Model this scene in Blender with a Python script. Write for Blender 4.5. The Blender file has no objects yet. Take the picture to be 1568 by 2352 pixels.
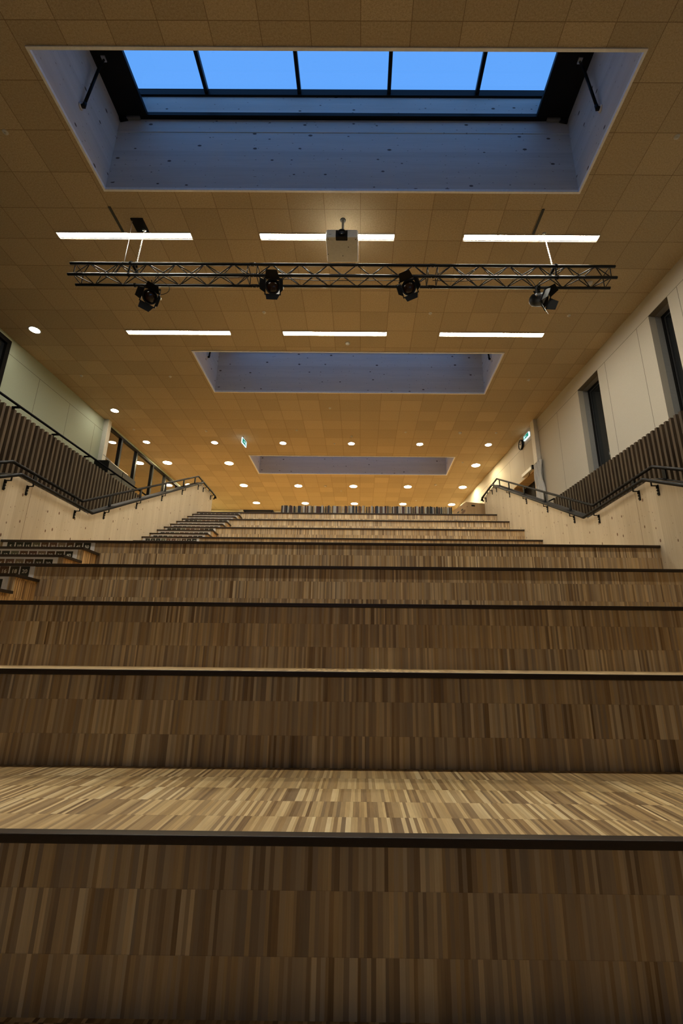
import bpy, math, random
from mathutils import Vector, Matrix
random.seed(7)
PI = math.pi
COL = bpy.context.scene.collection
scn = bpy.context.scene

# ------------------------------------------------------------------ main dimensions (metres)
CEIL = 8.634                    # underside of the ceiling
UP = 5.06                       # upper floor level
TREAD, RISE = 0.9226, 0.46
XL, XR = -4.256, 3.517          # faces of the two pine side walls
CAMZ = 1.446
def lw(Y, z=0.0, d=0.0):        # left room wall, d = distance outward
    n = math.hypot(1, .040)
    return Vector((-8.66 + .040 * Y - d / n, Y + d * .040 / n, z))
def rw(Y, z=0.0, d=0.0):        # right room wall
    n = math.hypot(1, .0765)
    return Vector((6.42 - .0765 * Y + d / n, Y + d * .0765 / n, z))

# ------------------------------------------------------------------ mesh builder
class MB:
    def __init__(s): s.v = []; s.f = []; s.m = []; s.sm = []
    def face(s, idx, mi=0, sm=False): s.f.append(tuple(idx)); s.m.append(mi); s.sm.append(sm)
    def quad(s, a, b, c, d, mi=0):
        n = len(s.v); s.v += [Vector(a), Vector(b), Vector(c), Vector(d)]; s.face((n, n+1, n+2, n+3), mi); return s
    def hexa(s, fn, u0, u1, v0, v1, w0, w1, mi=0):
        n = len(s.v)
        s.v += [Vector(fn(*p)) for p in ((u0,v0,w0),(u1,v0,w0),(u1,v1,w0),(u0,v1,w0),(u0,v0,w1),(u1,v0,w1),(u1,v1,w1),(u0,v1,w1))]
        for q in ((0,3,2,1),(4,5,6,7),(0,1,5,4),(1,2,6,5),(2,3,7,6),(3,0,4,7)): s.face([n+i for i in q], mi)
        return s
    def box(s, x0, x1, y0, y1, z0, z1, mi=0): return s.hexa(lambda a,b,c:(a,b,c), x0, x1, y0, y1, z0, z1, mi)
    def obox(s, M, x0, x1, y0, y1, z0, z1, mi=0): return s.hexa(lambda a,b,c: M @ Vector((a,b,c)), x0, x1, y0, y1, z0, z1, mi)
    def tube(s, pts, r, n=10, mi=0, closed=False, cap=True):
        pts = [Vector(p) for p in pts]; N = len(pts); base = len(s.v)
        rs = r if isinstance(r, (list, tuple)) else [r]*N
        up = None
        for i, p in enumerate(pts):
            if closed: t = (pts[(i+1) % N] - pts[i-1])
            else:
                a = (pts[i] - pts[i-1]).normalized() if i > 0 else Vector()
                b = (pts[i+1] - pts[i]).normalized() if i < N-1 else Vector()
                t = a + b
            t = t.normalized() if t.length > 1e-9 else Vector((0,0,1))
            if up is None:
                up = Vector((0,0,1)) if abs(t.z) < .9 else Vector((1,0,0))
            sx = t.cross(up).normalized(); up = sx.cross(t).normalized()
            k = 1.0
            if not closed and 0 < i < N-1:
                c = max(.35, (pts[i]-pts[i-1]).normalized().dot(t)); k = 1/c
            for j in range(n):
                a = 2*PI*j/n
                s.v.append(p + (sx*math.cos(a)*k + up*math.sin(a)*(1 if k == 1 else 1)) * rs[i])
        M = N if closed else N-1
        for i in range(M):
            for j in range(n):
                a = base + i*n + j; b = base + i*n + (j+1) % n
                c = base + ((i+1) % N)*n + (j+1) % n; d = base + ((i+1) % N)*n + j
                s.face((a, b, c, d), mi, True)
        if cap and not closed:
            s.face([base + j for j in range(n)][::-1], mi); s.face([base + (N-1)*n + j for j in range(n)], mi)
        return s
    def lathe(s, M, prof, n=24, mi=0, smooth=True, caps=True):     # profile (r, h) around local Z of M
        base = len(s.v); N = len(prof)
        for r, h in prof:
            for j in range(n):
                a = 2*PI*j/n; s.v.append(M @ Vector((r*math.cos(a), r*math.sin(a), h)))
        for i in range(N-1):
            for j in range(n):
                s.face((base+i*n+j, base+i*n+(j+1)%n, base+(i+1)*n+(j+1)%n, base+(i+1)*n+j), mi, smooth)
        if caps and prof[0][0] > 1e-6: s.face([base+j for j in range(n)][::-1], mi)
        if caps and prof[-1][0] > 1e-6: s.face([base+(N-1)*n+j for j in range(n)], mi)
        return s
    def prism(s, pts, fn, w0, w1, mi=0):                 # polygon pts (u,v) swept w0..w1
        n = len(s.v); k = len(pts)
        s.v += [Vector(fn(u, v, w0)) for u, v in pts] + [Vector(fn(u, v, w1)) for u, v in pts]
        s.face([n+i for i in range(k)][::-1], mi); s.face([n+k+i for i in range(k)], mi)
        for i in range(k): s.face((n+i, n+(i+1)%k, n+k+(i+1)%k, n+k+i), mi)
        return s
    def build(s, name, mats, parent=None, org=None, kind=None, bevel=0):
        if not isinstance(mats, (list, tuple)): mats = [mats]
        if org is None:
            if parent is not None: org = world_loc(parent)
            elif s.v:
                xs = [v.x for v in s.v]; ys = [v.y for v in s.v]; zs = [v.z for v in s.v]
                org = Vector(((min(xs)+max(xs))/2, (min(ys)+max(ys))/2, min(zs)))
        org = Vector(org)
        me = bpy.data.meshes.new(name); me.from_pydata([tuple(v-org) for v in s.v], [], s.f); me.update()
        for m in mats: me.materials.append(m)
        for p, mi, sm in zip(me.polygons, s.m, s.sm): p.material_index = mi; p.use_smooth = sm
        o = bpy.data.objects.new(name, me); COL.objects.link(o)
        if parent is not None: o.parent = parent; o.location = org - world_loc(parent)
        else: o.location = org
        if kind: o['kind'] = kind
        if bevel:
            b = o.modifiers.new('bevel', 'BEVEL'); b.width = bevel; b.segments = 2; b.limit_method = 'ANGLE'
        return o
def world_loc(o):
    p = Vector(o.location)
    while o.parent: o = o.parent; p += Vector(o.location)
    return p
def tag(o, label, cat, group=None):
    o['label'] = label; o['category'] = cat
    if group: o['group'] = group
    return o
def thing(name, label, cat, loc, group=None):
    o = bpy.data.objects.new(name, None); COL.objects.link(o); o.location = loc; o.empty_display_size = .1
    return tag(o, label, cat, group)
def copy_tree(o, parent=None):
    c = o.copy(); COL.objects.link(c); c.parent = parent
    for ch in list(o.children): copy_tree(ch, c)
    return c
def dup(o, loc, label, rotz=None):
    c = copy_tree(o); c.location = loc; c['label'] = label
    if rotz is not None: c.rotation_euler.z = rotz
    return c
ORD = ['zeroth','first','second','third','fourth','fifth','sixth','seventh','eighth','ninth','tenth']

# ------------------------------------------------------------------ materials
class N:
    def __init__(s, name, rough=.6, spec=.3, metal=0.0):
        m = bpy.data.materials.new(name); m.use_nodes = True; s.mat = m; s.t = m.node_tree
        s.b = s.t.nodes['Principled BSDF']; s.b.inputs['Roughness'].default_value = rough
        s.b.inputs['Specular IOR Level'].default_value = spec; s.b.inputs['Metallic'].default_value = metal
        s._p = None
    def n(s, ty, **kw):
        x = s.t.nodes.new(ty)
        for k, v in kw.items(): setattr(x, k, v)
        return x
    def l(s, a, b): s.t.links.new(a, b)
    def put(s, inp, v):
        if hasattr(v, 'links') or hasattr(v, 'is_linked'): s.l(v, inp)
        else: inp.default_value = v
    def m(s, op, a, b=0.0, c=None):
        x = s.n('ShaderNodeMath', operation=op); s.put(x.inputs[0], a); s.put(x.inputs[1], b)
        if c is not None: s.put(x.inputs[2], c)
        return x.outputs[0]
    def pos(s):
        if s._p is None:
            g = s.n('ShaderNodeNewGeometry'); sp = s.n('ShaderNodeSeparateXYZ'); s.l(g.outputs['Position'], sp.inputs[0]); s._p = sp.outputs
        return s._p
    def vec(s, x, y, z=0.0):
        c = s.n('ShaderNodeCombineXYZ'); s.put(c.inputs[0], x); s.put(c.inputs[1], y); s.put(c.inputs[2], z); return c.outputs[0]
    def noise(s, v, scale=5, detail=2, rough=.5):
        x = s.n('ShaderNodeTexNoise'); s.l(v, x.inputs['Vector']); x.inputs['Scale'].default_value = scale
        x.inputs['Detail'].default_value = detail; x.inputs['Roughness'].default_value = rough; return x.outputs['Fac']
    def white(s, v):
        x = s.n('ShaderNodeTexWhiteNoise', noise_dimensions='3D'); s.l(v, x.inputs['Vector']); return x.outputs['Value']
    def ramp(s, f, stops, interp='LINEAR'):
        x = s.n('ShaderNodeValToRGB'); s.l(f, x.inputs[0]); e = x.color_ramp; e.interpolation = interp
        while len(e.elements) < len(stops): e.elements.new(.5)
        for el, (p, c) in zip(e.elements, stops): el.position = p; el.color = (*c, 1)
        return x.outputs['Color']
    def mix(s, f, a, b, ty='MIX'):
        x = s.n('ShaderNodeMix', data_type='RGBA', blend_type=ty); s.put(x.inputs[0], f)
        for i, v in ((6, a), (7, b)):
            if isinstance(v, tuple): x.inputs[i].default_value = (*v, 1)
            else: s.l(v, x.inputs[i])
        return x.outputs[2]
    def scale(s, col, f):      # colour * scalar
        return s.mix(1.0, col, s.vec(f, f, f), 'MULTIPLY')
    def color(s, c):
        if isinstance(c, tuple): s.b.inputs['Base Color'].default_value = (*c, 1)
        else: s.l(c, s.b.inputs['Base Color'])
        return s
    def bump(s, h, strength=.2, dist=.01):
        x = s.n('ShaderNodeBump'); x.inputs['Strength'].default_value = strength; x.inputs['Distance'].default_value = dist
        s.l(h, x.inputs['Height']); s.l(x.outputs[0], s.b.inputs['Normal']); return s
def plain(name, c, rough=.6, spec=.3, metal=0.0, var=.12, scale=30):
    k = N(name, rough, spec, metal); P = k.pos()
    f = k.noise(k.vec(P[0], P[1], P[2]), scale, 3)
    k.color(k.scale(k.mix(0.0, c, c), k.m('MULTIPLY_ADD', f, 2*var, 1-var)))
    return k.mat
def emis(name, c, s):
    m = bpy.data.materials.new(name); m.use_nodes = True; t = m.node_tree; t.nodes.clear()
    e = t.nodes.new('ShaderNodeEmission'); o = t.nodes.new('ShaderNodeOutputMaterial')
    e.inputs[0].default_value = (*c, 1); e.inputs[1].default_value = s; t.links.new(e.outputs[0], o.inputs[0]); return m

def parquet(name, ua, va, rh, off, tint=(1, 1, 1), grey=.22):
    k = N(name, .42, .35); P = k.pos(); u, v = P[ua], P[va]
    if ua == 0:
        tcn = k.n('ShaderNodeTexCoord'); so_ = k.n('ShaderNodeSeparateXYZ'); k.l(tcn.outputs['Object'], so_.inputs[0]); v = so_.outputs[va]
    row = k.m('FLOOR', k.m('DIVIDE', k.m('SUBTRACT', v, off), rh))
    row0 = row
    if ua == 0: row = k.m('ADD', row, k.m('MULTIPLY', k.m('FLOOR', k.m('DIVIDE', P[1] if va == 2 else P[2], .15)), 17.0))
    def vor(w, sc):
        x = k.n('ShaderNodeTexVoronoi', voronoi_dimensions='1D'); k.l(w, x.inputs['W']); x.inputs['Scale'].default_value = sc; return x.outputs['Color']
    w = k.m('ADD', u, k.m('MULTIPLY', row, 53.17))
    sp = k.n('ShaderNodeSeparateColor'); k.l(vor(w, 74.0), sp.inputs[0])
    blk = k.m('FLOOR', k.m('ADD', k.m('DIVIDE', u, .47), k.m('MULTIPLY', k.white(k.vec(row, 3.3, 1.0)), 9.0)))
    bt = k.white(k.vec(blk, row, 5.0))
    bt2 = k.white(k.vec(row, blk, 9.0))
    grain = k.noise(k.vec(k.m('MULTIPLY', u, 230.0), k.m('MULTIPLY', v, 9.0), row), 1.0, 3)
    grain2 = k.noise(k.vec(k.m('MULTIPLY', u, 26.0), k.m('MULTIPLY', v, 4.0), row), 1.0, 2)
    # strip tone: uniform value pulled to the middle, spread set by the block
    t = k.m('MULTIPLY', k.m('SUBTRACT', sp.outputs[0], .5), k.m('MULTIPLY_ADD', bt2, .75, .45))
    t = k.m('ADD', t, k.m('MULTIPLY_ADD', bt, .22, .38))
    t = k.m('ADD', t, k.m('MULTIPLY', k.m('SUBTRACT', grain, .5), .30))
    t = k.m('ADD', t, k.m('MULTIPLY', k.m('SUBTRACT', grain2, .5), .28))
    c = k.ramp(t, [(0.0, (.20, .118, .052)), (.2, (.32, .20, .092)), (.45, (.47, .315, .15)), (.68, (.62, .44, .225)), (.88, (.76, .58, .33)), (1.0, (.84, .68, .43))])
    hue = k.mix(k.m('MULTIPLY', sp.outputs[1], grey), c, (.43, .36, .275))
    # thin dark joints between rows
    fr = k.m('FRACT', k.m('DIVIDE', k.m('SUBTRACT', v, off), rh))
    j = k.m('LESS_THAN', fr, .012)
    c = k.mix(k.m('MULTIPLY', j, .2), hue, (.07, .04, .025))
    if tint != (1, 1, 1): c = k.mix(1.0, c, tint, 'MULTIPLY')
    k.color(c); k.bump(grain, .05, .002)
    return k.mat
PARQ_RISER_SHADED = parquet('oak_strip_riser_shaded', 0, 2, .164, .148, grey=.60)  # strips greyed to paint in cool sky light on shaded risers
PARQ_TREAD_LIT = parquet('oak_strip_tread_lit', 0, 1, .183, .011, (1.14, 1.10, .95))  # same oak, brighter tint paints lamp light into the treads
PARQ_SIDE_LIT = parquet('oak_strip_side_warm_lit', 1, 2, .163, .149, (1.12, .93, .66))  # orange tint paints warm light onto the step sides
NOSE = plain('dark_stained_oak', (.036, .023, .014), .4, .3, var=.25, scale=60)

def pine(name, ua, va, base, dark, knot, knotdens=3.2, board=.14, seams=()):
    k = N(name, .62, .25); P = k.pos(); u, v = P[ua], P[va]          # u across the grain, v along it
    g = k.noise(k.vec(k.m('MULTIPLY', u, 60.0), k.m('MULTIPLY', v, 1.6), 0.0), 1.0, 4, .6)
    g2 = k.noise(k.vec(k.m('MULTIPLY', u, 9.0), k.m('MULTIPLY', v, .6), 4.0), 1.0, 2)
    bd = k.white(k.vec(k.m('FLOOR', k.m('DIVIDE', u, board)), 2.0, 1.0))
    f = k.m('ADD', k.m('MULTIPLY', g, .55), k.m('ADD', k.m('MULTIPLY', g2, .35), k.m('MULTIPLY', bd, .22)))
    c = k.ramp(f, [(.25, dark), (.75, base)])
    def knots(sc, thr, zz, col, ci):
        x = k.n('ShaderNodeTexVoronoi', voronoi_dimensions='2D'); k.l(k.vec(k.m('MULTIPLY', u, sc*1.3), k.m('MULTIPLY', v, sc*.8), zz), x.inputs['Vector']); x.inputs['Scale'].default_value = 1
        sep = k.n('ShaderNodeSeparateColor'); k.l(x.outputs['Color'], sep.inputs[0])
        r = k.m('MULTIPLY_ADD', sep.outputs[1], thr*.8, thr*.35)
        on = k.m('GREATER_THAN', sep.outputs[0], .45)
        a = k.m('MULTIPLY', on, k.m('SMOOTH_MIN', 1.0, k.m('MULTIPLY', k.m('MAXIMUM', k.m('SUBTRACT', r, x.outputs['Distance']), 0.0), 2.6/thr), .1))
        return k.mix(a, ci, col)
    c = knots(knotdens, .085, .5, knot, c)
    c = knots(knotdens*2.3, .075, .5, tuple(.6*a + .4*b for a, b in zip(knot, dark)), c)
    for s_ in seams:
        d = k.m('ABSOLUTE', k.m('SUBTRACT', u, s_)); c = k.mix(k.m('MULTIPLY', k.m('LESS_THAN', d, .004), .7), c, (.16, .09, .04))
    k.color(c); return k.mat
PINE = pine('light_pine_wall', 1, 2, (.70, .60, .43), (.52, .42, .27), (.20, .11, .06), 4.4, .17, (5.66, -1.2))
SHAFT_X = pine('whitewashed_pine_far', 2, 0, (.64, .62, .60), (.50, .48, .46), (.11, .085, .07), 2.8, .12)
SHAFT_Y = pine('whitewashed_pine_side', 2, 1, (.64, .62, .60), (.50, .48, .46), (.11, .085, .07), 2.8, .12)
PINE_DOOR = pine('pine_door', 1, 2, (.60, .44, .24), (.45, .30, .14), (.2, .1, .05), 2.0, .12)
CRATE = pine('crate_ply', 0, 2, (.50, .34, .18), (.36, .22, .10), (.16, .08, .04), 1.5, .3)

def ceiling_mat():
    k = N('wood_wool_ceiling_board', .9, .1); P = k.pos()
    u = k.m('DIVIDE', k.m('SUBTRACT', P[0], -.0545), .6); v = k.m('DIVIDE', k.m('SUBTRACT', P[1], 5.98), .6)
    t = k.white(k.vec(k.m('FLOOR', u), k.m('FLOOR', v), 1.0)); t2 = k.white(k.vec(k.m('FLOOR', v), k.m('FLOOR', u), 7.0))
    s1 = k.noise(k.vec(P[0], P[1], 0.0), 130, 3, .7); s2 = k.noise(k.vec(k.m('ADD', P[0], 31.0), k.m('MULTIPLY', P[1], 1.0), 3.0), 45, 3, .6)
    f = k.m('ADD', k.m('MULTIPLY', s1, .9), k.m('MULTIPLY', s2, .45))
    c = k.ramp(f, [(.42, (.245, .185, .105)), (.66, (.465, .37, .235)), (.9, (.63, .53, .38))])
    c = k.scale(c, k.m('MULTIPLY_ADD', t, .18, .91))
    c = k.mix(k.m('MULTIPLY', t2, .22), c, (.42, .33, .21))
    def line(w):
        fr = k.m('FRACT', w); d = k.m('MINIMUM', fr, k.m('SUBTRACT', 1.0, fr)); return k.m('LESS_THAN', d, .0075)
    ln = k.m('MAXIMUM', line(u), line(v))
    k.color(k.mix(k.m('MULTIPLY', ln, .6), c, (.12, .07, .03)))
    k.bump(f, .35, .004)
    return k.mat
CEILM = ceiling_mat()
def panel_mat(name, base, y0, pitch, zline, along=1):
    k = N(name, .75, .2); P = k.pos()
    s1 = k.noise(k.vec(P[0], P[1], P[2]), 90, 3, .7)
    c = k.scale(k.mix(0.0, base, base), k.m('MULTIPLY_ADD', s1, .28, .86))
    fr = k.m('FRACT', k.m('DIVIDE', k.m('SUBTRACT', P[along], y0 - pitch*20), pitch)); d = k.m('MINIMUM', fr, k.m('SUBTRACT', 1.0, fr))
    lv = k.m('MULTIPLY', k.m('LESS_THAN', d, .006/pitch), k.m('LESS_THAN', P[2], zline))
    lh = k.m('LESS_THAN', k.m('ABSOLUTE', k.m('SUBTRACT', P[2], zline)), .006)
    k.color(k.mix(k.m('MULTIPLY', k.m('MAXIMUM', lv, lh), .7), c, (.05, .04, .03))); return k.mat
WALL_R = panel_mat('beige_wall_panel', (.50, .46, .38), 7.15, 1.166, 8.2)
WALL_L = panel_mat('sage_wall_panel', (.36, .41, .32), 10.4, 1.207, 8.236)
WALL_F = panel_mat('cream_end_wall', (.50, .44, .28), 0.0, 1.2, 8.3, 0)
REVEAL = plain('grey_window_reveal', (.30, .30, .29), .7)
BLACK = plain('black_powder_coat', (.007, .007, .007), .45, .12)
STEEL = plain('black_steel_rail', (.006, .006, .007), .42, .08)
TRUSSM = plain('black_truss_aluminium', (.008, .008, .008), .34, .18)
DARKGLASS = N('dark_window_glass', .06, .5).color((.012, .014, .016)).mat
WHITE = plain('white_paint', (.62, .62, .60), .5)
TRIMW = plain('white_skylight_trim', (.86, .87, .89), .5)
CABLE = plain('black_cable', (.01, .01, .01), .5)
CHROME = plain('zinc_chain', (.62, .62, .60), .3, .5, .9)
GREYP = plain('projector_white_plastic', (.55, .55, .53), .45)
SLAT = None
def slat_mat():
    k = N('brown_wood_slat', .55, .3); P = k.pos()
    g = k.noise(k.vec(k.m('MULTIPLY', P[1], 40.0), k.m('MULTIPLY', P[0], 40.0), k.m('MULTIPLY', P[2], 1.5)), 1.0, 3)
    w = k.white(k.vec(k.m('FLOOR', k.m('DIVIDE', P[1], .125)), 1.0, 1.0))
    k.color(k.scale(k.ramp(g, [(.3, (.032, .019, .010)), (.7, (.085, .054, .028))]), k.m('MULTIPLY_ADD', w, .4, .8))); return k.mat
SLAT = slat_mat()
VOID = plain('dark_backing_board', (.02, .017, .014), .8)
FLOORM = plain('grey_linoleum', (.22, .20, .17), .6)
UFLOOR = plain('oak_upper_floor', (.48, .32, .15), .5, scale=12)
SKYGLASS = bpy.data.materials.new('skylight_glass'); SKYGLASS.use_nodes = True
def glass(m, tint, refl):
    t = m.node_tree; t.nodes.clear(); o = t.nodes.new('ShaderNodeOutputMaterial'); mx = t.nodes.new('ShaderNodeMixShader')
    tr = t.nodes.new('ShaderNodeBsdfTransparent'); gl = t.nodes.new('ShaderNodeBsdfGlossy')
    tr.inputs[0].default_value = (*tint, 1); gl.inputs[0].default_value = (.9, .9, .9, 1); gl.inputs['Roughness'].default_value = .015
    mx.inputs[0].default_value = refl; t.links.new(tr.outputs[0], mx.inputs[1]); t.links.new(gl.outputs[0], mx.inputs[2]); t.links.new(mx.outputs[0], o.inputs[0])
glass(SKYGLASS, (.90, .95, .98), .04)
PARTGLASS = bpy.data.materials.new('partition_glass'); PARTGLASS.use_nodes = True; glass(PARTGLASS, (.85, .85, .8), .55)
E_LINE = emis('linear_lamp_diffuser', (1.0, .94, .80), 96.0)
E_DOWN = emis('downlight_diffuser', (1.0, .83, .50), 240.0)
E_DOWNW = emis('spot_downlight_diffuser', (1.0, .90, .72), 85.0)
E_SIGN = emis('exit_sign_white', (.70, .90, 1.0), 1.5)
E_GREEN = emis('exit_sign_green', (.02, .34, .20), .8)

# ------------------------------------------------------------------ shell
def holed_plate(rects_all, holes, fn, w0, w1, mb):
    (u0, u1, v0, v1) = rects_all
    us = sorted({u0, u1, *[h[0] for h in holes], *[h[1] for h in holes]}); vs = sorted({v0, v1, *[h[2] for h in holes], *[h[3] for h in holes]})
    us = [u for u in us if u0 <= u <= u1]; vs = [v for v in vs if v0 <= v <= v1]
    for a, b in zip(us, us[1:]):
        for c, d in zip(vs, vs[1:]):
            mu, mv = (a+b)/2, (c+d)/2
            if any(h[0] < mu < h[1] and h[2] < mv < h[3] for h in holes): continue
            mb.hexa(fn, a, b, c, d, w0, w1)
    return mb
YB, YF = -6.0, 22.45
SKX0, SKX1 = -4.15, 3.43
SKY = [(3.85, 5.65), (9.76, 11.56), (15.86, 17.6)]
ceil = holed_plate((-9.2, 7.2, YB, YF + .3), [(SKX0-.026, SKX1+.026, a-.026, b+.026) for a, b in SKY], lambda u, v, w: (u, v, w), CEIL, CEIL + .12, MB()).build('ceiling', CEILM, kind='structure')

# right wall: (Y, z) openings
WIN_R = [(7.40, 7.94, 5.06, 8.20), (9.79, 10.69, 5.06, 8.20)]
DOOR_R = (13.50, 15.10, UP, 7.13)
holed_plate((YB, YF + .2, 0, CEIL), WIN_R + [DOOR_R], lambda u, v, w: rw(u, v, w), 0, .14, MB()).build('wall_right', WALL_R, kind='structure')
for i, (a, b, z0, z1) in enumerate(WIN_R):
    w = MB(); dep = .36
    for (u0, u1, v0, v1) in ((a-.012, a, z0, z1), (b, b+.012, z0, z1), (a, b, z1, z1+.012), (a, b, z0-.012, z0)):
        w.hexa(lambda u, v, q: rw(u, v, q), u0, u1, v0, v1, .141, dep)
    wo = w.build('window_%d' % (i+1), REVEAL, kind='structure')
    # inner lining of the wall thickness
    f = MB()
    fw = .055
    for (u0, u1, v0, v1) in ((a, a+fw, z0, z1), (b-fw, b, z0, z1), (a+fw, b-fw, z1-fw, z1), (a+fw, b-fw, z0, z0+fw)):
        f.hexa(lambda u, v, q: rw(u, v, q), u0, u1, v0, v1, .27, .33)
    f.build('window_frame', BLACK, wo)
    f = MB(); g = fw + .03
    for (u0, u1, v0, v1) in ((a+fw, a+g, z0+fw, z1-fw), (b-g, b-fw, z0+fw, z1-fw), (a+g, b-g, z1-g, z1-fw)):
        f.hexa(lambda u, v, q: rw(u, v, q), u0, u1, v0, v1, .285, .32)
    f.build('sash', plain('dark_grey_sash', (.035, .036, .038), .35), wo)
    MB().hexa(lambda u, v, q: rw(u, v, q), a+fw, b-fw, z0+fw, z1-fw, .30, .31).build('window_pane', DARKGLASS, wo)
# thin linings that carry the wall colour change inside the reveals
# left wall with dark window near, glass partition far
WINL = (3.2, 9.36, 5.9, 8.56); PARTL = (13.42, 20.2, UP, 8.56)
holed_plate((YB, YF + .2, 0, CEIL), [WINL, PARTL], lambda u, v, w: lw(u, v, w), 0, .14, MB()).build('wall_left', WALL_L, kind='structure')
a, b, z0, z1 = WINL; f = MB(); fw = .11
wl = MB()
for (u0, u1, v0, v1) in ((a, a+fw, z0, z1), (b-fw, b, z0, z1), (a+fw, b-fw, z1-fw, z1), (a+fw, b-fw, z0, z0+fw), (6.2, 6.3, z0+fw, z1-fw)):
    wl.hexa(lambda u, v, q: lw(u, v, q), u0, u1, v0, v1, .0, .12)
wl = wl.build('window_3', BLACK, kind='structure')
MB().hexa(lambda u, v, q: lw(u, v, q), a+fw, b-fw, z0+fw, z1-fw, .07, .08).build('window_pane', DARKGLASS, wl)
# glass partition of the left side
a, b, z0, z1 = PARTL
pw = MB()
pw.hexa(lambda u, v, q: lw(u, v, q), a, b, z1-.07, z1, -.01, .10).hexa(lambda u, v, q: lw(u, v, q), a, b, z0, z0+.08, -.01, .10)
for y in (a+.04, 14.33, 15.36, 16.6, 17.66, 18.85, b-.05):
    pw.hexa(lambda u, v, q: lw(u, v, q), y-.045, y+.045, z0+.08, z1-.07, -.01, .10)
pw = pw.build('window_4', BLACK, kind='structure')
MB().hexa(lambda u, v, q: lw(u, v, q), a, b, z0+.08, z1-.07, .045, .055).build('window_pane', PARTGLASS, pw)
MB().hexa(lambda u, v, q: lw(u, v, q), 14.33, 15.36, 7.16, 7.22, .0, .04).build('transom_bar', BLACK, pw)
# dim room behind the partition
MB().box(-12.0, -8.45, 12.8, 20.8, UP-.1, UP).build('floor', UFLOOR, kind='structure')
MB().box(-12.1, -12.0, 12.7, 20.9, UP, CEIL).box(-12.0, -8.5, 12.65, 12.75, UP, CEIL).box(-12.0, -8.2, 20.85, 20.95, UP, CEIL).build('wall_side_room', WALL_F, kind='structure')
MB().box(-12.0, -9.2, 12.7, 20.9, CEIL, CEIL+.1).build('ceiling', CEILM, kind='structure')

MB().box(-9.2, 7.4, YF, YF+.15, 0, CEIL).build('wall_far', WALL_F, kind='structure')
WN = (-3.3, 1.9, 2.9, 4.2)  # added unseen window, lets cool sky light onto the risers
holed_plate((-9.2, 7.4, 0, CEIL), [WN], lambda u, v, w: (u, YB - w, v), 0, .15, MB()).build('wall_near', plain('grey_paint', (.35, .34, .32), .8), kind='structure')
wn = MB().box(WN[0], WN[1], YB-.12, YB-.02, WN[2], WN[2]+.08).box(WN[0], WN[1], YB-.12, YB-.02, WN[3]-.08, WN[3])
for i in range(8):
    x_ = WN[0] + .035 + i*(WN[1]-WN[0]-.07)/7
    wn.box(x_-.035, x_+.035, YB-.12, YB-.02, WN[2]+.08, WN[3]-.08)
wn = wn.build('window_5', BLACK, kind='structure')
MB().box(WN[0], WN[1], YB-.075, YB-.065, WN[2], WN[3]).build('window_pane', SKYGLASS, wn)
MB().box(-9.2, 7.4, YB, YF, -.1, 0).build('floor', FLOORM, kind='structure')
# upper floor slab and galleries
def gl(Y): return -6.8 + .04*Y          # left slat screen plane
def gr(Y): return 5.9 - .0765*Y         # right slat screen plane
MB().box(-9.2, 7.2, 12.456, YF, UP-.3, UP).build('floor', UFLOOR, kind='structure')
m_ = MB()
m_.prism([(-9.2, YB), (gl(YB)-.10, YB), (gl(12.456)-.10, 12.456), (-9.2, 12.456)], lambda u, v, w: (u, v, w), UP-.3, UP)
m_.build('floor', VOID, kind='structure')
m_ = MB(); m_.prism([(gr(YB)+.1, YB), (7.2, YB), (7.2, 12.456), (gr(12.456)+.1, 12.456)], lambda u, v, w: (u, v, w), UP-.3, UP)
m_.build('floor', VOID, kind='structure')
# walls under the galleries and the side passages behind the pine walls
def lowwall(name, fn, sgn):
    m = MB()
    for z0_, z1_ in ((0, UP-.3),):
        m.prism([(fn(YB), YB), (fn(12.456), 12.456), (fn(12.456)+sgn*.12, 12.456), (fn(YB)+sgn*.12, YB)], lambda u, v, w: (u, v, w), z0_, z1_)
    return m.build(name, VOID, kind='structure')
lowwall('wall_gallery_left', lambda y: gl(y)-.13, -1); lowwall('wall_gallery_right', lambda y: gr(y)+.13, 1)
MB().box(-6.95, XL-.14, 12.456, 12.55, 0, UP-.3).box(XR+.14, 5.6, 12.456, 12.55, 0, UP-.3).build('wall_under_floor', VOID, kind='structure')

# pine side walls, top follows the stairs
PROF = [(YB, 1.68), (1.49, 1.68), (5.29, 3.58), (6.93, 3.58), (11.56, 5.89), (12.62, 5.89)]
for name, x0, x1 in (('wall_pine_left', XL-.13, XL), ('wall_pine_right', XR, XR+.13)):
    MB().prism([(YB, 0), (12.62, 0)] + PROF[::-1], lambda u, v, w: (w, u, v), x0, x1).build(name, PINE, kind='structure')

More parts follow.
